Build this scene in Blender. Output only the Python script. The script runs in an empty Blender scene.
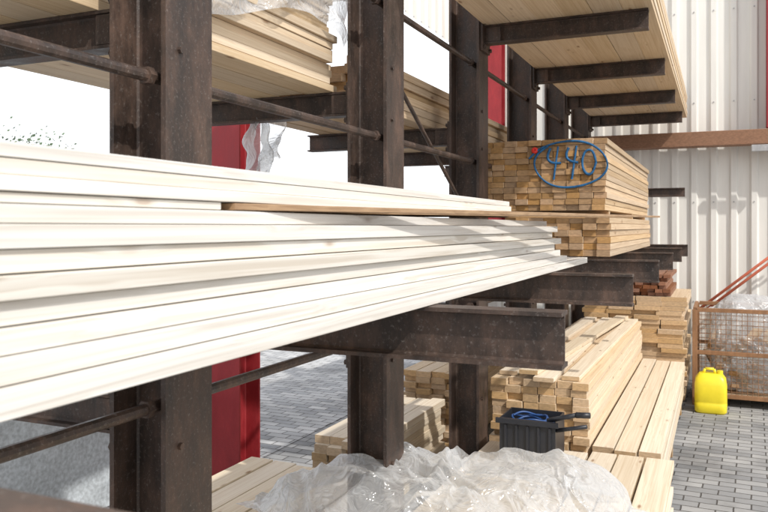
import bpy, bmesh, math, random
from mathutils import Vector, noise, Matrix
random.seed(7)
R=random.uniform
sc=bpy.context.scene
H=1.85   # eye height; all z below are given relative to the eye, then raised by H

# ---------------- materials ----------------
def newmat(name):
    m=bpy.data.materials.new(name); m.use_nodes=True
    nt=m.node_tree; b=nt.nodes['Principled BSDF']
    return m,nt,b
def N(nt,t,**kw):
    n=nt.nodes.new(t)
    for k,v in kw.items(): setattr(n,k,v)
    return n
def ramp(nt,src,stops):
    r=N(nt,'ShaderNodeValToRGB'); el=r.color_ramp.elements
    while len(el)<len(stops): el.new(.5)
    for e,(p,c) in zip(el,stops):
        e.position=p; e.color=(c[0],c[1],c[2],1) if hasattr(c,'__len__') else (c,c,c,1)
    nt.links.new(src,r.inputs[0]); return r
def math_(nt,op,a,b=None,clamp=False):
    n=N(nt,'ShaderNodeMath',operation=op); n.use_clamp=clamp
    for i,v in enumerate((a,b)):
        if v is None: continue
        if isinstance(v,(int,float)): n.inputs[i].default_value=v
        else: nt.links.new(v,n.inputs[i])
    return n.outputs[0]
def mix(nt,f,a,b,bt='MIX'):
    n=N(nt,'ShaderNodeMix',data_type='RGBA',blend_type=bt)
    for i,v in ((0,f),(6,a),(7,b)):
        if isinstance(v,(int,float)): n.inputs[i].default_value=v
        elif isinstance(v,tuple): n.inputs[i].default_value=(v[0],v[1],v[2],1)
        else: nt.links.new(v,n.inputs[i])
    return n.outputs[2]

def wood(name,light,dark,end,var=.25,knots=1.0,rough=.6,satvar=.3,ks=(11,3.6,11),kr=(.06,.095,.15),gr=(.32,.60)):
    m,nt,b=newmat(name); L=nt.links
    geo=N(nt,'ShaderNodeNewGeometry'); tc=N(nt,'ShaderNodeTexCoord')
    rnd=geo.outputs['Random Per Island']
    off=N(nt,'ShaderNodeCombineXYZ')
    for i,k in enumerate((37.,91.,53.)): L.new(math_(nt,'MULTIPLY',rnd,k),off.inputs[i])
    add=N(nt,'ShaderNodeVectorMath',operation='ADD'); L.new(tc.outputs['Object'],add.inputs[0]); L.new(off.outputs[0],add.inputs[1])
    def mp(s):
        q=N(nt,'ShaderNodeMapping'); q.inputs['Scale'].default_value=s; L.new(add.outputs[0],q.inputs[0]); return q.outputs[0]
    v=N(nt,'ShaderNodeTexVoronoi'); v.inputs['Scale'].default_value=1
    L.new(mp(ks),v.inputs['Vector'])
    kf=ramp(nt,v.outputs['Distance'],[(kr[0],1.0),(kr[1],.45),(kr[2],0.0)])
    bend=ramp(nt,v.outputs['Distance'],[(0.0,.6),(.42,0.0)])
    n1=N(nt,'ShaderNodeTexNoise'); n1.inputs['Scale'].default_value=1; n1.inputs['Detail'].default_value=5; n1.inputs['Distortion'].default_value=.6
    ba=N(nt,'ShaderNodeVectorMath',operation='ADD'); L.new(mp((95,1.5,95)),ba.inputs[0]); L.new(bend.outputs[0],ba.inputs[1]); L.new(ba.outputs[0],n1.inputs['Vector'])
    n2=N(nt,'ShaderNodeTexNoise'); n2.inputs['Scale'].default_value=1; n2.inputs['Detail'].default_value=3
    L.new(mp((5,1.2,5)),n2.inputs['Vector'])
    r1=ramp(nt,n1.outputs[0],[(gr[0],dark),(gr[1],light)])
    col=mix(nt,math_(nt,'MULTIPLY',n2.outputs[0],.5),r1.outputs[0],tuple(c*.86 for c in light))
    sepc=N(nt,'ShaderNodeSeparateColor'); L.new(v.outputs['Color'],sepc.inputs[0])
    has=math_(nt,'ADD',math_(nt,'GREATER_THAN',sepc.outputs[0],.45),.12,True)
    kn=math_(nt,'MULTIPLY',math_(nt,'MULTIPLY',kf.outputs[0],.85*knots),has)
    col=mix(nt,kn,col,(light[0]*.38,light[1]*.25,light[2]*.17))
    sep=N(nt,'ShaderNodeSeparateXYZ'); L.new(geo.outputs['Normal'],sep.inputs[0])
    ef=math_(nt,'GREATER_THAN',math_(nt,'ABSOLUTE',sep.outputs[1]),.8)
    n3=N(nt,'ShaderNodeTexNoise'); n3.inputs['Scale'].default_value=1; n3.inputs['Detail'].default_value=4
    L.new(mp((40,5,90)),n3.inputs['Vector'])
    re=ramp(nt,n3.outputs[0],[(.3,tuple(c*.7 for c in end)),(.7,end)])
    col=mix(nt,ef,col,re.outputs[0])
    wn=N(nt,'ShaderNodeTexWhiteNoise',noise_dimensions='1D'); L.new(math_(nt,'MULTIPLY',rnd,913.7),wn.inputs['W'])
    val=math_(nt,'ADD',math_(nt,'MULTIPLY',rnd,var),1-var*.75)
    hs=N(nt,'ShaderNodeHueSaturation'); L.new(col,hs.inputs['Color']); L.new(val,hs.inputs['Value'])
    L.new(math_(nt,'ADD',math_(nt,'MULTIPLY',wn.outputs[0],satvar),1-satvar*.55),hs.inputs['Saturation'])
    L.new(hs.outputs[0],b.inputs['Base Color'])
    b.inputs['Roughness'].default_value=rough; b.inputs['Specular IOR Level'].default_value=.22
    bp=N(nt,'ShaderNodeBump'); bp.inputs['Strength'].default_value=.35; bp.inputs['Distance'].default_value=.002
    L.new(n1.outputs[0],bp.inputs['Height']); L.new(bp.outputs[0],b.inputs['Normal'])
    return m
M_white=wood('planed_spruce',(.79,.755,.69),(.60,.54,.46),(.60,.46,.30),.18,.65,.55,.5,(17,4.5,17),(.05,.09,.15),(.36,.58))
M_tan=wood('fresh_pine',(.75,.60,.42),(.59,.43,.265),(.60,.41,.23),.28)
M_pale=wood('pale_pine',(.79,.69,.54),(.63,.50,.35),(.60,.43,.26),.25)
M_orange=wood('aged_pine',(.66,.49,.31),(.48,.32,.18),(.51,.31,.15),.35)
M_red=wood('reddish_timber',(.36,.17,.09),(.24,.10,.05),(.30,.13,.07),.4)
M_lath=wood('brown_lath',(.46,.29,.15),(.27,.15,.07),(.42,.25,.12),.4,.2)
M_beam=wood('glulam_beam',(.36,.20,.12),(.25,.12,.07),(.3,.15,.08),.1,.2)

def steel(name,c1,c2,rough=.55,sp=.5,spc=(.25,.225,.205)):
    m,nt,b=newmat(name); L=nt.links
    tc=N(nt,'ShaderNodeTexCoord')
    mpg=N(nt,'ShaderNodeMapping'); mpg.inputs['Scale'].default_value=(1,1,.4); L.new(tc.outputs['Object'],mpg.inputs[0])
    n=N(nt,'ShaderNodeTexNoise'); n.inputs['Scale'].default_value=9; n.inputs['Detail'].default_value=12; n.inputs['Roughness'].default_value=.75
    L.new(mpg.outputs[0],n.inputs['Vector'])
    r=ramp(nt,n.outputs[0],[(.40,c1),(.54,tuple(a*.6+b_*.4 for a,b_ in zip(c1,c2))),(.66,c2)])
    n2=N(nt,'ShaderNodeTexNoise'); n2.inputs['Scale'].default_value=95; n2.inputs['Detail'].default_value=6; n2.inputs['Roughness'].default_value=.75
    L.new(tc.outputs['Object'],n2.inputs['Vector'])
    f=ramp(nt,n2.outputs[0],[(.56,0.),(.68,1.)])
    col=mix(nt,math_(nt,'MULTIPLY',f.outputs[0],sp),r.outputs[0],spc)
    L.new(col,b.inputs['Base Color']); b.inputs['Metallic'].default_value=.1
    rr=ramp(nt,n.outputs[0],[(.35,rough-.12),(.7,rough+.2)]); L.new(rr.outputs[0],b.inputs['Roughness'])
    bp=N(nt,'ShaderNodeBump'); bp.inputs['Strength'].default_value=.35; bp.inputs['Distance'].default_value=.002
    L.new(n2.outputs[0],bp.inputs['Height']); L.new(bp.outputs[0],b.inputs['Normal'])
    return m
M_steel=steel('rusty_dark_steel',(.032,.023,.019),(.13,.080,.058),.50)
M_galv=steel('galvanised_steel',(.3,.3,.3),(.5,.5,.5),.4)
M_redpaint=steel('red_painted_steel',(.27,.018,.024),(.38,.032,.038),.5,.1)
M_cage=steel('rusty_cage_wire',(.22,.11,.05),(.38,.2,.1),.6,.2)
def plain(name,c,rough=.5,varn=.12,scale=8,spec=.5,stretch=None):
    m,nt,b=newmat(name)
    tc=N(nt,'ShaderNodeTexCoord'); n=N(nt,'ShaderNodeTexNoise'); n.inputs['Scale'].default_value=scale; n.inputs['Detail'].default_value=6
    if stretch:
        q=N(nt,'ShaderNodeMapping'); q.inputs['Scale'].default_value=stretch; nt.links.new(tc.outputs['Object'],q.inputs[0]); nt.links.new(q.outputs[0],n.inputs['Vector'])
    else: nt.links.new(tc.outputs['Object'],n.inputs['Vector'])
    r=ramp(nt,n.outputs[0],[(.3,tuple(x*(1-varn) for x in c)),(.7,tuple(min(1,x*(1+varn)) for x in c))])
    nt.links.new(r.outputs[0],b.inputs['Base Color']); b.inputs['Roughness'].default_value=rough
    b.inputs['Specular IOR Level'].default_value=spec
    return m
M_sheet=plain('coated_sheet_metal',(.72,.705,.66),.5,.08,2.5,.4,(3,3,.35))
M_yellow=plain('yellow_plastic',(.80,.66,.03),.35,.08)
M_black=plain('black_plastic',(.02,.022,.028),.4)
M_blue=plain('blue_spray_paint',(.01,.10,.24),.7,.4,60)
M_cable=plain('blue_cable_sheath',(.02,.07,.22),.4)
M_rspot=plain('red_spray_paint',(.7,.03,.02),.6)
M_pole=plain('orange_red_paint',(.6,.16,.09),.5)
M_tarp=plain('grey_tarpaulin',(.46,.50,.53),.6,.25,45)
M_bark=plain('bark',(.10,.07,.05),.9,.3)
M_leaf=plain('leaves',(.10,.15,.08),.6,.3,1.2)

def film(name,alpha=.45):
    m,nt,b=newmat(name); L=nt.links
    nt.nodes.remove(b); out=nt.nodes['Material Output']
    tc=N(nt,'ShaderNodeTexCoord')
    n=N(nt,'ShaderNodeTexNoise'); n.inputs['Scale'].default_value=9; n.inputs['Detail'].default_value=2.5; n.inputs['Distortion'].default_value=1.8
    L.new(tc.outputs['Object'],n.inputs['Vector'])
    cr=math_(nt,'ABSOLUTE',math_(nt,'SUBTRACT',n.outputs[0],.5))
    bp=N(nt,'ShaderNodeBump'); bp.inputs['Strength'].default_value=.6; bp.inputs['Distance'].default_value=.05; L.new(cr,bp.inputs['Height'])
    tr=N(nt,'ShaderNodeBsdfTransparent'); di=N(nt,'ShaderNodeBsdfDiffuse'); di.inputs[0].default_value=(.86,.885,.91,1)
    tl=N(nt,'ShaderNodeBsdfTranslucent'); tl.inputs[0].default_value=(.86,.885,.91,1)
    gl=N(nt,'ShaderNodeBsdfGlossy'); gl.inputs['Roughness'].default_value=.17
    for s_ in (di,tl,gl): L.new(bp.outputs[0],s_.inputs['Normal'])
    m1=N(nt,'ShaderNodeMixShader'); m1.inputs[0].default_value=.4; L.new(di.outputs[0],m1.inputs[1]); L.new(tl.outputs[0],m1.inputs[2])
    lw=N(nt,'ShaderNodeLayerWeight'); lw.inputs[0].default_value=.3; L.new(bp.outputs[0],lw.inputs['Normal'])
    m2=N(nt,'ShaderNodeMixShader'); L.new(math_(nt,'ADD',math_(nt,'MULTIPLY',lw.outputs['Facing'],.75),alpha,True),m2.inputs[0])
    L.new(tr.outputs[0],m2.inputs[1]); L.new(m1.outputs[0],m2.inputs[2])
    m3=N(nt,'ShaderNodeMixShader'); L.new(math_(nt,'ADD',math_(nt,'MULTIPLY',lw.outputs['Fresnel'],.40),.07,True),m3.inputs[0])
    L.new(m2.outputs[0],m3.inputs[1]); L.new(gl.outputs[0],m3.inputs[2])
    L.new(m3.outputs[0],out.inputs[0]); return m
M_film=film('polythene_film',.30)

def ground_mat(name='block_paving',k=1.0):
    m,nt,b=newmat(name); L=nt.links
    tc=N(nt,'ShaderNodeTexCoord'); mp=N(nt,'ShaderNodeMapping'); mp.inputs['Rotation'].default_value=(0,0,math.radians(2))
    L.new(tc.outputs['Object'],mp.inputs[0])
    br=N(nt,'ShaderNodeTexBrick'); br.inputs['Scale'].default_value=1; br.inputs['Brick Width'].default_value=.21; br.inputs['Row Height'].default_value=.105
    br.inputs['Mortar Size'].default_value=.006; br.inputs['Mortar Smooth'].default_value=.4
    br.inputs['Color1'].default_value=(.21*k,.215*k,.22*k,1); br.inputs['Color2'].default_value=(.36*k,.36*k,.355*k,1); br.inputs['Mortar'].default_value=(.07*k,.065*k,.06*k,1)
    nd=N(nt,'ShaderNodeTexNoise'); nd.inputs['Scale'].default_value=6
    L.new(mp.outputs[0],nd.inputs['Vector'])
    vm=N(nt,'ShaderNodeVectorMath',operation='MULTIPLY_ADD'); L.new(nd.outputs['Color'],vm.inputs[0]); vm.inputs[1].default_value=(.014,.014,0); L.new(mp.outputs[0],vm.inputs[2])
    L.new(vm.outputs[0],br.inputs['Vector'])
    n=N(nt,'ShaderNodeTexNoise'); n.inputs['Scale'].default_value=1.3; n.inputs['Detail'].default_value=10; n.inputs['Roughness'].default_value=.65; L.new(tc.outputs['Object'],n.inputs['Vector'])
    r=ramp(nt,n.outputs[0],[(.32,.58),(.52,.98),(.7,1.18)])
    c=mix(nt,1.,br.outputs['Color'],r.outputs[0],'MULTIPLY'); L.new(c,b.inputs['Base Color']); b.inputs['Roughness'].default_value=.85
    n2=N(nt,'ShaderNodeTexNoise'); n2.inputs['Scale'].default_value=120; L.new(tc.outputs['Object'],n2.inputs['Vector'])
    hh=math_(nt,'SUBTRACT',math_(nt,'MULTIPLY',n2.outputs[0],.15),br.outputs['Fac'])
    bp=N(nt,'ShaderNodeBump'); bp.inputs['Strength'].default_value=.8; bp.inputs['Distance'].default_value=.006; L.new(hh,bp.inputs['Height']); L.new(bp.outputs[0],b.inputs['Normal'])
    return m
M_ground=ground_mat(); M_sunlit_paving=ground_mat('sunlit_tinted_paving',1.5)  # second one is the same paving, lightened to paint in sunlight outside

# ---------------- helpers ----------------
def empty(name):
    e=bpy.data.objects.new(name,None); sc.collection.objects.link(e); return e
def obj(name,bm,mat,parent=None,smooth=False):
    me=bpy.data.meshes.new(name); bmesh.ops.recalc_face_normals(bm,faces=bm.faces); bm.to_mesh(me); bm.free()
    o=bpy.data.objects.new(name,me); sc.collection.objects.link(o)
    me.materials.append(mat)
    if smooth:
        for p in me.polygons: p.use_smooth=True
    if parent: o.parent=parent
    return o
def prism(bm,prof,axis,a0,a1,origin=(0,0),shear=(0,0)):
    def P(p,a,s):
        u=p[0]+origin[0]+shear[0]*s; v=p[1]+origin[1]+shear[1]*s
        return {'Y':(u,a,v+H),'X':(a,u,v+H),'Z':(u,v,a+H)}[axis]
    v0=[bm.verts.new(P(p,a0,0)) for p in prof]; v1=[bm.verts.new(P(p,a1,1)) for p in prof]
    n=len(prof)
    for i in range(n):
        j=(i+1)%n; bm.faces.new((v0[i],v0[j],v1[j],v1[i]))
    bm.faces.new(v0[::-1]); bm.faces.new(v1)
def rect(w,h,c=.0015):
    a,b=w/2,h/2
    if c<=0: return [(-a,-b),(a,-b),(a,b),(-a,b)]
    return [(-a+c,-b),(a-c,-b),(a,-b+c),(a,b-c),(a-c,b),(-a+c,b),(-a,b-c),(-a,-b+c)]
def box(bm,x0,x1,y0,y1,z0,z1,c=.0015,axis='Y',shear=(0,0)):
    if axis=='Y': prism(bm,rect(x1-x0,z1-z0,c),'Y',y0,y1,((x0+x1)/2,(z0+z1)/2),shear)
    elif axis=='X': prism(bm,rect(y1-y0,z1-z0,c),'X',x0,x1,((y0+y1)/2,(z0+z1)/2),shear)
    else: prism(bm,rect(x1-x0,y1-y0,c),'Z',z0,z1,((x0+x1)/2,(y0+y1)/2),shear)
def ibeam(w,h,tf,tw):
    a,b,t=w/2,h/2,tw/2
    return [(-a,-b),(a,-b),(a,-b+tf),(t+.006,-b+tf),(t,-b+tf+.006),(t,b-tf-.006),(t+.006,b-tf),(a,b-tf),(a,b),(-a,b),(-a,b-tf),(-t-.006,b-tf),(-t,b-tf-.006),(-t,-b+tf+.006),(-t-.006,-b+tf),(-a,-b+tf)]
def tube(bm,p0,p1,r,seg=10):
    p0=Vector(p0)+Vector((0,0,H)); p1=Vector(p1)+Vector((0,0,H)); d=(p1-p0); q=d.to_track_quat('Z','Y')
    a=[];b_=[]
    for i in range(seg):
        t=2*math.pi*i/seg; o=q@Vector((r*math.cos(t),r*math.sin(t),0)); a.append(bm.verts.new(p0+o)); b_.append(bm.verts.new(p1+o))
    for i in range(seg):
        j=(i+1)%seg; bm.faces.new((a[i],a[j],b_[j],b_[i]))
    bm.faces.new(a[::-1]); bm.faces.new(b_)
def pack(name,x0,x1,y0,y1,z0,z1,bw,bt,mat,jy=.03,jx=.003,drop=0,bearers=(),top_drop=0,gap=.002):
    bm=bmesh.new(); nz=max(1,round((z1-z0)/bt)); bt=(z1-z0)/nz; nx=max(1,round((x1-x0)/bw)); bw=(x1-x0)/nx
    for k in range(nz):
        sx=R(-jx,jx)*1.5
        for i in range(nx):
            if k==nz-1 and R(0,1)<top_drop: continue
            if drop and k>0 and R(0,1)<drop: continue
            a=x0+i*bw+sx+R(-jx,jx)*.4; g=gap*R(.3,1.6)
            ya=y0+R(-jy,jy); yb=y1+R(-jy,jy)
            box(bm,a+g/2,a+bw-g/2,ya,yb,z0+k*bt+.0006,z0+(k+1)*bt-R(.0005,.0022),.0015,shear=(R(-.004,.004),0))
    for (yy,h) in bearers:
        box(bm,x0+.01,x1-.01,yy-.03,yy+.03,z0-h,z0-.001,.002,axis='X')
    return obj(name,bm,mat)

# ---------------- ground ----------------
bm=bmesh.new(); s=400
bm.faces.new([bm.verts.new(p) for p in ((-s,-s,0),(s,-s,0),(s,s,0),(-s,s,0))])
obj('ground',bm,M_ground)
bm=bmesh.new()
bm.faces.new([bm.verts.new(p) for p in ((-60,-40,.004),(-3.35,-40,.004),(-3.35,60,.004),(-60,60,.004))])
obj('sunlit_paving_overlay',bm,M_sunlit_paving)  # thin overlay on the ground; outdoor sunlight is put into its colour

# ---------------- rack ----------------
XC=-1.40; CD=.20; CW=.21
cols=[.375,1.80,3.33,4.80,6.27,7.74,9.21]
rack=empty('cantilever_rack')
for i,y in enumerate(cols):
    bm=bmesh.new()
    prism(bm,[(v,u) for (u,v) in ibeam(CW,CD,.016,.012)],'Z',-H+.02,2.6,(XC-CD/2,y))
    box(bm,XC-CD-.08,XC+.08,y-.16,y+.16,-H+.004,-H+.022,.002,axis='Z')
    obj(f'column_{i+1}',bm,M_steel,rack)
    bm=bmesh.new()
    def arm(xa,xb,zt,h,w=.075):
        prism(bm,ibeam(w,h,.010,.007),'X',min(xa,xb),max(xa,xb),(y,zt-h/2))
        s=1 if xb>xa else -1
        x=xa
        box(bm,min(x,x+s*.018),max(x,x+s*.018),y-.085,y+.085,zt-h-.05,zt+.035,.002,axis='Z')
        for dy in (-.062,.062):
            for zz in (zt+.012,zt-h-.027):
                tube(bm,(x+s*.016,y+dy,zz),(x+s*.034,y+dy,zz),.013,6)
        for dy in (-1,1):
            box(bm,min(x+s*.02,x+s*.12),max(x+s*.02,x+s*.12),y+dy*.030-.004,y+dy*.030+.004,zt-h+.012,zt-.012,.001,axis='X')
    e=.001
    arm(XC+e,-.33,-.196,.132)
    arm(XC+e,-.388,1.293,.118)
    if i==6: arm(XC+e,-.36,.44,.10)
    arm(XC-CD-e,-2.68,.65,.115)
    arm(XC-CD-e,-2.62,-.50,.115)
    obj(f'arms_{i+1}',bm,M_steel,rack)
bm=bmesh.new()
for z in (.42,-.505,1.05):
    for a,b_ in zip(cols[:-1],cols[1:]):
        xx=XC-.055
        tube(bm,(xx,a+.008,z),(xx,b_-.008,z),.017)
        for yy in (a+.115,b_-.115):
            tube(bm,(xx,yy-.012,z),(xx,yy+.012,z),.026,6)
xx=XC-.10
tube(bm,(xx,3.36,.86),(xx,4.77,.08),.011)
tube(bm,(xx,6.3,.86),(xx,7.7,.08),.011)
obj('tie_pipes',bm,M_steel,rack,False)
bm=bmesh.new()
for y in cols:
    for z in (.74,.50,-.62,1.16,-1.1):
        tube(bm,(XC+.0005,y-.045,z),(XC+.010,y-.045,z),.010,6)
obj('flange_bolts',bm,M_steel,rack)

# ---------------- white board stack ----------------
bm=bmesh.new()
z=-.195
spec=[(.031,-.650,4.30),(.028,-.672,3.72),(.029,-.686,3.66),(.028,-.701,3.60),(.028,-.692,3.64),(.027,-.703,3.58),(.028,-.698,3.62),(.023,-.716,3.50)]
for k,(t,xf,ye) in enumerate(spec):
    x=xf
    while x>-1.30:
        w=.115 if k%2 else .12
        a=max(-1.385,x-w)
        sg=1 if x==xf else .3
        box(bm,a+.001,x-.001,-.9+R(-.02,.02),ye+R(-.03,.03)-(0 if x==xf else R(0,.05)),z+.0004,z+t-R(.0004,.0016)*sg,.0010,shear=(R(-.014,.010),0))
        x=a
    z+=t
zl=z
box(bm,-.85,-.732,-.85,1.02,zl+.0005,zl+.0125,.001)
z+=.0135
for k,(t,xf,ye) in enumerate([(.019,-.728,2.99),(.020,-.742,2.93),(.019,-.737,2.90)]):
    x=xf
    while x>-1.30:
        a=max(-1.385,x-.12)
        box(bm,a+.001,x-.001,-.9,ye+R(-.03,.03),z+.0004,z+t-.0010,.0009,shear=(R(-.006,.006),0))
        x=a
    z+=t
obj('planed_board_stack',bm,M_white)
bm=bmesh.new()
for i,(x0,x1,ys,ye,dz) in enumerate(((-.748,-.36,1.05,5.0,.030),(-.79,-.50,1.3,4.75,.026),(-.84,-.60,1.5,4.5,.030),(-.89,-.70,1.7,4.3,.020),(-.95,-.84,1.6,4.1,.022))):
    box(bm,x0-.022,x0+.022,ys,ye,zl+.0006,zl+.0120,.0012,shear=(x1-x0,dz))
obj('lath_bundle',bm,M_lath)

# ---------------- packs ----------------
pack('sawn_timber_pack',-1.53,-.68,5.15,8.35,.11,.585,.088,.040,M_orange,.018,.005,bearers=((5.4,.04),(6.9,.04),(8.1,.04)))
pack('sawn_timber_pack',-1.37,-.66,5.2,8.3,-.195,.068,.088,.044,M_orange,.03,.004)
pack('upper_board_pack',-1.385,-.36,3.95,9.75,1.294,1.62,.17,.036,M_tan,.02,.004)
pack('board_pack',-2.66,-1.72,-1.2,3.30,.651,1.10,.16,.034,M_tan,.05,.012,gap=.004,drop=.03)
pack('board_pack',-2.6,-1.75,3.75,5.35,.651,.93,.12,.045,M_orange,.06,.02,top_drop=.5)
pack('board_pack',-2.6,-1.68,5.6,8.6,.651,.86,.12,.045,M_tan,.06,.02)
pack('floor_board_pack',-1.36,-.25,1.2,4.78,-1.74,-1.37,.155,.045,M_pale,.05,.008,gap=.010)
pack('floor_board_pack',-.74,-.33,4.92,8.40,-1.70,-1.37,.14,.045,M_pale,.05,.008,gap=.008)
pack('floor_timber_pack',-1.38,-.755,4.90,8.42,-1.70,-.98,.102,.048,M_tan,.035,.010,gap=.005)
pack('floor_timber_pack',-1.36,-.335,8.55,9.8,-1.80,-.735,.26,.048,M_tan,.03,.02,gap=.004)
pack('reddish_timber_pack',-1.2,-.49,8.6,9.8,-.733,-.50,.08,.04,M_red,.05,.02,gap=.006)
pack('floor_board_pack',-2.65,-1.66,.9,3.95,-1.83,-1.42,.16,.045,M_pale,.08,.012,gap=.012)
pack('floor_timber_pack',-2.42,-1.98,4.4,5.7,-1.83,-1.36,.11,.05,M_pale,.06,.012,gap=.005)
pack('floor_timber_pack',-2.45,-1.95,6.0,9.4,-1.83,-1.20,.12,.05,M_tan,.05,.012,gap=.005)
bm=bmesh.new()
for x,dx,zz,w in ((-1.28,.03,-.977,.12),(-1.02,-.05,-.977,.13),(-.87,.04,-.977,.11),(-1.13,.2,-.948,.12)):
    box(bm,x-w/2,x+w/2,4.8+R(0,.2),8.3,zz,zz+.027,.002,shear=(dx,0))
obj('loose_planks',bm,M_pale)
bm=bmesh.new()
for (x0,x1,ys,z1) in ((-1.34,-.27,(1.5,3.0,4.5),-1.741),(-1.36,-.35,(5.2,6.6,8.1),-1.701),(-1.34,-.36,(8.7,9.6),-1.801)):
    for y in ys: box(bm,x0,x1,y-.05,y+.05,-H+.001,z1,.003,axis='X')
obj('timber_bearers',bm,M_orange)

# spray mark on the pack end
def stroke(pts,r,mat,name,parent,y=5.128):
    cu=bpy.data.curves.new(name,'CURVE'); cu.dimensions='3D'; sp=cu.splines.new('NURBS'); sp.points.add(len(pts)-1)
    sp.use_endpoint_u=True; sp.order_u=3
    for p,q in zip(sp.points,pts):
        p.co=(q[0],(y+R(-.001,.001)),q[1]+H,1) if len(q)==2 else (q[0],q[1],q[2]+H,1); p.radius=R(.8,1.25) if len(q)==2 else 1
    cu.bevel_depth=r; cu.bevel_resolution=2
    o=bpy.data.objects.new(name,cu); sc.collection.objects.link(o); cu.materials.append(mat); o.parent=parent
mk=empty('spray_marking')
cx,cz=-.915,.415
stroke([(cx+(.225+.002*i)*math.cos(t)-.01*math.sin(3*t),cz+.155*math.sin(t)) for i,t in enumerate([i*.33+2.2 for i in range(22)])],.0065,M_blue,'ring',mk)
stroke([(cx-.12,cz+.11),(cx-.18,cz-.0),(cx-.05,cz+.01)],.0075,M_blue,'four_a',mk)
stroke([(cx-.07,cz+.12),(cx-.10,cz-.10)],.0075,M_blue,'four_b',mk)
stroke([(cx+.0,cz+.11),(cx-.05,cz+.02),(cx+.06,cz+.01)],.0075,M_blue,'four_c',mk)
stroke([(cx+.05,cz+.12),(cx+.02,cz-.10)],.0075,M_blue,'four_d',mk)
stroke([(cx+.13+.045*math.cos(t),cz+.01+.085*math.sin(t)) for t in [i*.7 for i in range(10)]],.0075,M_blue,'zero',mk)
stroke([(cx-.225+.012*math.cos(t),cz+.10+.012*math.sin(t)) for t in [i for i in range(8)]],.012,M_rspot,'red_dot',mk)

# ---------------- shed ----------------
shed=empty('timber_shed')
def corr(along,fixed,a0,a1,z0,z1,depth=.035,pitch=.25):
    bm=bmesh.new(); pts=[]; a=a0
    while a<a1:
        pts+= [(a,0),(a+pitch*.54,0),(a+pitch*.64,depth),(a+pitch*.90,depth)]; a+=pitch
    pts.append((a,0))
    prev=None
    for p,d in pts:
        co=(p,fixed-d) if along=='X' else (fixed+d,p)
        q=(bm.verts.new((co[0],co[1],z0+H)),bm.verts.new((co[0],co[1],z1+H)))
        if prev: bm.faces.new((prev[0],q[0],q[1],prev[1]))
        prev=q
    return bm
obj('back_wall',corr('X',10.05,-3.1,9,-H+.25,3.6,.035,.22),M_sheet,shed)
obj('side_cladding',corr('Y',-3.25,3.0,10,2.42,3.3),M_sheet,shed)
bm=bmesh.new(); box(bm,-3.1,9,10.0,10.25,-H-.1,-H+.3,.01,axis='X'); obj('wall_plinth',bm,plain('concrete',(.35,.34,.32),.8),shed)
bm=bmesh.new()
for y in (-1.2,4.52,9.9):
    prism(bm,ibeam(.24,.26,.015,.01),'Z',-H,3.4,(-3.12,y))
prism(bm,ibeam(.22,.2,.012,.01),'Z',-.2,3.4,(-2.72,9.86))
prism(bm,ibeam(.2,.2,.012,.01),'Z',1.14,3.4,(.59,9.86))
obj('red_posts',bm,M_redpaint,shed)
bm=bmesh.new(); box(bm,-1.6,6,9.72,9.95,.95,1.12,.004,axis='X'); obj('wall_beam',bm,M_beam,shed)
bm=bmesh.new(); box(bm,.33,.8,9.66,9.715,.86,.935,.003,axis='X'); obj('beam_bracket',bm,M_galv,shed)
bm=bmesh.new()
for z in (-.9,.3,1.5,2.6):
    x=-3.1+.22*.77
    while x<3:
        tube(bm,(x,10.016,z),(x,10.006,z),.009,6); x+=.22
obj('wall_screws',bm,M_galv,shed)

# ---------------- cage pallet ----------------
cage=empty('wire_mesh_pallet_cage')
bm=bmesh.new(); X0,X1,Y0,Y1,Z0,Z1=-.24,1.0,8.62,9.42,-1.74,-.86
for x in (X0,X1):
    for y in (Y0,Y1): box(bm,x-.025,x+.025,y-.025,y+.025,-H+.001,Z1,.003,axis='Z')
for z in (Z0,Z1,(Z0+Z1)/2):
    for y in (Y0,Y1): box(bm,X0+.026,X1-.026,y-.018,y+.018,z-.02,z+.02,.002,axis='X')
    for x in (X0,X1): box(bm,x-.018,x+.018,Y0+.026,Y1-.026,z-.02,z+.02,.002)
obj('frame',bm,M_cage,cage)
bm=bmesh.new()
n=25
for i in range(1,n):
    x=X0+(X1-X0)*i/n
    for y in (Y0,Y1): tube(bm,(x,y,Z0),(x,y,Z1),.0028,5)
for i in range(1,16):
    y=Y0+(Y1-Y0)*i/16
    for x in (X0,X1): tube(bm,(x,y,Z0),(x,y,Z1),.0028,5)
for i in range(1,18):
    z=Z0+(Z1-Z0)*i/18
    for y in (Y0,Y1): tube(bm,(X0,y+.005,z),(X1,y+.005,z),.0028,5)
    for x in (X0,X1): tube(bm,(x+.005,Y0,z),(x+.005,Y1,z),.0028,5)
obj('mesh',bm,M_cage,cage)
bm=bmesh.new(); box(bm,X0+.03,X1-.03,Y0+.03,Y1-.03,Z0-.02,Z0+.0,.002)
for i in range(60):
    x=R(X0+.12,X1-.2); y=R(Y0+.12,Y1-.35); zz=Z0+.02+R(0,.55); l=R(.12,.3)
    box(bm,x,x+R(.04,.09),y,y+l,zz,zz+R(.02,.05),.002,shear=(R(-.1,.1),R(-.12,.12)))
obj('wood_offcuts',bm,M_orange,cage)

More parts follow.
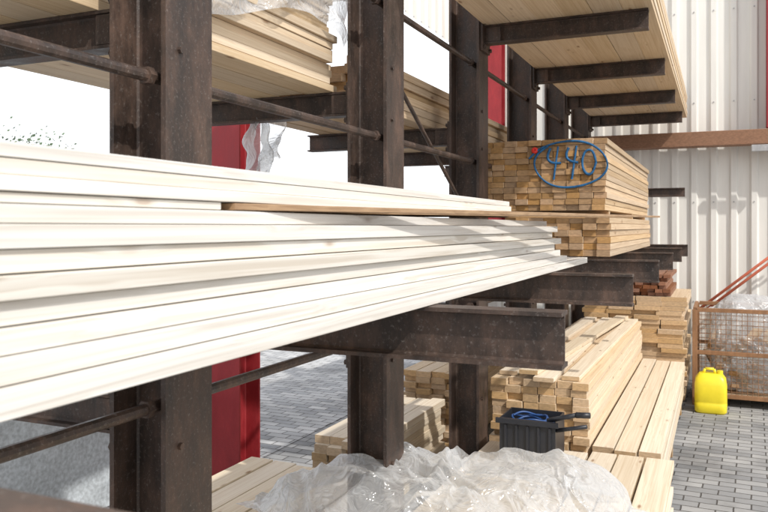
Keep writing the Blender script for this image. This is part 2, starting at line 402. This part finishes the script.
def crumple(bm,fn,nu,nv):
    g=[[bm.verts.new(fn(i/(nu-1),j/(nv-1))) for j in range(nv)] for i in range(nu)]
    for i in range(nu-1):
        for j in range(nv-1): bm.faces.new((g[i][j],g[i+1][j],g[i+1][j+1],g[i][j+1]))
def ridge(p,s,w=.35,sharp=2.4):
    q=Vector(p)*s
    q=q+w*Vector((noise.noise(q*.9+Vector((5,1,2))),noise.noise(q*.9+Vector((1,7,3))),0))*2
    a=abs(noise.noise(q))*sharp
    return max(0,1-math.sqrt(a*a+.002))**1.4
def heap(name,c,ax,ay,rot,h,zb,seed,nu=300,nv=220,parent=None):
    bm=bmesh.new(); cr,sr=math.cos(rot),math.sin(rot)
    def fn(u,v):
        a=(u*2-1); b=(v*2-1)
        r=math.sqrt(a*a+b*b)
        p=Vector((a*ax+seed,b*ay,seed*.37))
        wob=noise.noise(Vector((a*1.7+seed,b*1.7,0)))
        env=max(0,1-(r*(1+.35*wob))**2)
        env=env**.75
        big=.80+.60*noise.noise(p*2.0)
        f=.085*ridge(p,1.8)+.060*ridge(p+Vector((3,8,1)),3.4)+.026*ridge(Vector((p.x*1.5,p.y*.8,4)),6.5)+.006*ridge(p+Vector((1,2,5)),13)
        hh=env*h*big + f*(h/.36)*(.30+.70*env)
        q=p*3
        dx=.11*noise.noise(q+Vector((9,0,0)))+.04*noise.noise(q*2.5+Vector((9,0,0)))
        dy=.11*noise.noise(q+Vector((0,9,0)))+.04*noise.noise(q*2.5+Vector((0,9,0)))
        x=a*ax*(1+.2*wob)+dx; y=b*ay*(1+.2*wob)+dy
        return (c[0]+x*cr-y*sr, c[1]+x*sr+y*cr, zb+H+.006+hh)
    crumple(bm,fn,nu,nv)
    return obj(name,bm,M_film,parent,True)
heap('plastic_film_heap',(-1.19,3.36),.92,.56,math.radians(40),.34,-1.368,3.3)
heap('film_scrap',(.42,9.02),.48,.28,0,.17,-.90,8.1,80,60,cage)
def sack(u,v):
    t=2*math.pi*u; z=-1.70+.84*v; k=(1-.12*abs(2*v-1)**3)
    n=.05*ridge(Vector((math.cos(t)*1.2,math.sin(t)*1.2,v*1.5)),2.6)+.03*noise.noise(Vector((math.cos(t)*3,math.sin(t)*3,v*4)))
    c_,s_=math.cos(t),math.sin(t)
    return (.40+(.46*k+n)*math.copysign(abs(c_)**.6,c_),9.02+(.27*k+n)*math.copysign(abs(s_)**.6,s_),H+z)
bm=bmesh.new(); crumple(bm,sack,120,60); obj('film_liner',bm,M_film,cage,True)

bm=bmesh.new()
def fn(u,v):
    y=3.30+u*.28+.03*math.sin(v*9+u*4); x=-2.2+.05*math.sin(u*14+v*3)+.03*noise.noise(Vector((u*5,v*5,1)))
    return (x,y,H+.64-v*(.34+.08*math.sin(u*5)))
crumple(bm,fn,40,30); obj('hanging_film',bm,M_film,None,True)
bm=bmesh.new()
def fn(u,v):
    y=2.0+u*1.38; t=v*1.3
    if t<.6: x=-2.3+t; z=1.112+.02*noise.noise(Vector((u*6,v*6,2)))
    else: x=-1.682+.03*noise.noise(Vector((u*9,v*5,4)))+.018*math.sin(u*20+v*3); z=1.11-(t-.6)*.36*(1+.4*math.sin(u*5+1))
    return (x,y,H+z)
crumple(bm,fn,90,60); obj('film_wrap',bm,M_film,None,True)

# jerrycan
jc=empty('jerrycan'); bm=bmesh.new()
jx,jy=-.085,8.34
secs=[(-H+.003,.135,.105),(-H+.02,.15,.12),(-H+.10,.152,.122),(-H+.11,.147,.117),(-H+.12,.152,.122),(-H+.28,.15,.12),(-H+.345,.14,.112),(-H+.385,.11,.075),(-H+.39,.10,.07)]
rings=[]
for z,a,b_ in secs:
    ring=[]
    for i in range(32):
        t=2*math.pi*i/32; ct,st=math.cos(t),math.sin(t)
        ring.append(bm.verts.new((jx+a*math.copysign(abs(ct)**.4,ct),jy+b_*math.copysign(abs(st)**.4,st),z+H)))
    rings.append(ring)
for r0,r1 in zip(rings,rings[1:]):
    for i in range(32): bm.faces.new((r0[i],r0[(i+1)%32],r1[(i+1)%32],r1[i]))
bm.faces.new(rings[0][::-1]); bm.faces.new(rings[-1])
obj('body',bm,M_yellow,jc,True)
bm=bmesh.new()
tube(bm,(jx-.07,jy,-H+.385),(jx-.05,jy,-H+.43),.014); tube(bm,(jx-.05,jy,-H+.43),(jx+.03,jy,-H+.43),.014); tube(bm,(jx+.03,jy,-H+.43),(jx+.045,jy,-H+.385),.014)
obj('handle',bm,M_yellow,jc,True)
bm=bmesh.new(); tube(bm,(jx+.085,jy,-H+.375),(jx+.085,jy,-H+.42),.028,16); obj('cap',bm,M_yellow,jc)

# crate
cr=empty('black_plastic_crate'); bm=bmesh.new()
x0,x1,y0,y1,zb,zt=-1.20,-.87,4.45,4.73,-1.366,-1.13
box(bm,x0,x1,y0,y1,zb,zb+.01,.001)
box(bm,x0,x1,y0,y0+.008,zb+.011,zt,.001,axis='X'); box(bm,x0,x1,y1-.008,y1,zb+.011,zt,.001,axis='X')
box(bm,x0,x0+.008,y0+.009,y1-.009,zb+.011,zt,.001); box(bm,x1-.008,x1,y0+.009,y1-.009,zb+.011,zt,.001)
box(bm,x0-.02,x1+.02,y0-.02,y0-.001,zt-.03,zt,.002,axis='X')
for k in range(5): box(bm,x0+.03+k*.065,x0+.045+k*.065,y0-.012,y0-.001,zb+.02,zt-.035,.001,axis='Z')
obj('tub',bm,M_black,cr)
bm=bmesh.new(); tube(bm,(x1-.05,y0+.03,zt),(x1+.12,y0-.02,zt+.06),.014); tube(bm,(x1+.12,y0-.02,zt+.06),(x1+.20,y0-.02,zt+.065),.017)
tube(bm,(x1,y0+.02,zt-.05),(x1+.18,y0-.02,zt-.0),.012)
obj('handles',bm,M_black,cr,True)
pts=[]
for i in range(70):
    t=i*.5; k=1+.18*math.sin(i*.37); pts.append(((x0+x1)/2+.11*math.cos(t)*k,(y0+y1)/2+.085*math.sin(t)*k,zt-.09+.0012*i+.010*math.sin(i*1.7)))
stroke(pts,.0065,M_cable,'blue_cable',cr)

for dx in (0,.08):
    bm=bmesh.new(); tube(bm,(-.22+dx,9.6,-.95),(1.05+dx,9.66,.12),.016); obj('red_steel_pipe',bm,M_pole,None,True)

# tarpaulin stack outside
bm=bmesh.new()
def fn(u,v):
    t=v*2.4-.7
    x=-3.55 + (0 if t<0 else -min(t,1.2)); z=-1.0 + (t*1.1 if t<0 else 0)
    if t>1.2: z-= (t-1.2)*.8
    n=.05*noise.noise(Vector((u*8,v*6,1)))+.02*noise.noise(Vector((u*30,v*20,1)))
    return (x+n,.3+u*3.6,H+max(-H+.01,z+n))
crumple(bm,fn,90,50); obj('tarpaulin_cover',bm,M_tarp,None,True)

# trees
def tree(x,y,h,seed):
    random.seed(seed); t=empty('birch_tree'); bm=bmesh.new()
    tube(bm,(x,y,-H),(x,y,-H+h*.45),.11); tips=[]
    for i in range(12):
        a=R(0,6.3); r=R(.5,1.6)*h/5; z0=h*R(.3,.5); z1=h*R(.45,.95)
        p=(x+r*math.cos(a),y+r*math.sin(a),-H+z1); tube(bm,(x,y,-H+z0),p,.035,6); tips.append(Vector(p))
    obj('trunk',bm,M_bark,t); bm=bmesh.new()
    for i in range(2000):
        c=random.choice(tips); s=h*.09
        p=c+Vector((random.gauss(0,s),random.gauss(0,s),random.gauss(0,s*.8))); 
        q=Vector((R(-1,1),R(-1,1),R(-1,1))).normalized(); w=q.orthogonal().normalized(); l=R(.08,.16)
        vs=[bm.verts.new(p+Vector((0,0,H))+o) for o in (w*l,q.cross(w)*l*.6,-w*l,-q.cross(w)*l*.6)]
        bm.faces.new(vs)
    obj('crown',bm,M_leaf,t)
for i,(x,y,h) in enumerate(((-41,37,7.4),(-50,34,7.4),(-60,40,9.0))): tree(x,y,h,i+20)

# ---------------- light, world, camera ----------------
w=bpy.data.worlds.new('World'); sc.world=w; w.use_nodes=True; nt=w.node_tree
sky=nt.nodes.new('ShaderNodeTexSky'); sky.sky_type='NISHITA'; sky.sun_disc=False
sv=Vector((.80,-.52,0)).normalized(); el=math.radians(45)
sd=Vector((sv.x*math.cos(el),sv.y*math.cos(el),math.sin(el)))
sky.sun_elevation=el; sky.sun_rotation=math.atan2(sv.x,sv.y); sky.dust_density=3.5; sky.air_density=1.0; sky.ozone_density=1.0
tc=N(nt,'ShaderNodeTexCoord'); sep=N(nt,'ShaderNodeSeparateXYZ'); nt.links.new(tc.outputs['Generated'],sep.inputs[0])
hz=ramp(nt,sep.outputs[2],[(0.0,.95),(.30,.85),(.75,.5)])
cn=N(nt,'ShaderNodeTexNoise'); cn.inputs['Scale'].default_value=3; cn.inputs['Detail'].default_value=5; nt.links.new(tc.outputs['Generated'],cn.inputs['Vector'])
cr_=ramp(nt,cn.outputs[0],[(.35,.88),(.65,1.1)])
f=math_(nt,'MULTIPLY',hz.outputs[0],cr_.outputs[0],True)
mx=mix(nt,f,sky.outputs[0],(10.0,10.2,10.5))
bg=nt.nodes['Background']; bg.inputs[1].default_value=.15; nt.links.new(mx,bg.inputs[0])
l=bpy.data.lights.new('sun','SUN'); l.energy=3.2; l.angle=math.radians(1.0); l.color=(1,.965,.91)
lo=bpy.data.objects.new('sun',l); sc.collection.objects.link(lo); lo.rotation_euler=sd.to_track_quat('Z','Y').to_euler(); lo.location=(5,-3,8)
cam=bpy.data.cameras.new('camera'); co=bpy.data.objects.new('camera',cam); sc.collection.objects.link(co); sc.camera=co
co.location=(0,0,H); co.rotation_euler=(math.radians(90),0,math.radians(23.66))
cam.sensor_width=36; cam.lens=35.95; cam.shift_y=-29/768; cam.clip_start=.02; cam.clip_end=2000
cam.dof.use_dof=True; cam.dof.focus_distance=3.0; cam.dof.aperture_fstop=10
sc.view_settings.view_transform='Standard'; sc.view_settings.look='None'; sc.view_settings.exposure=0
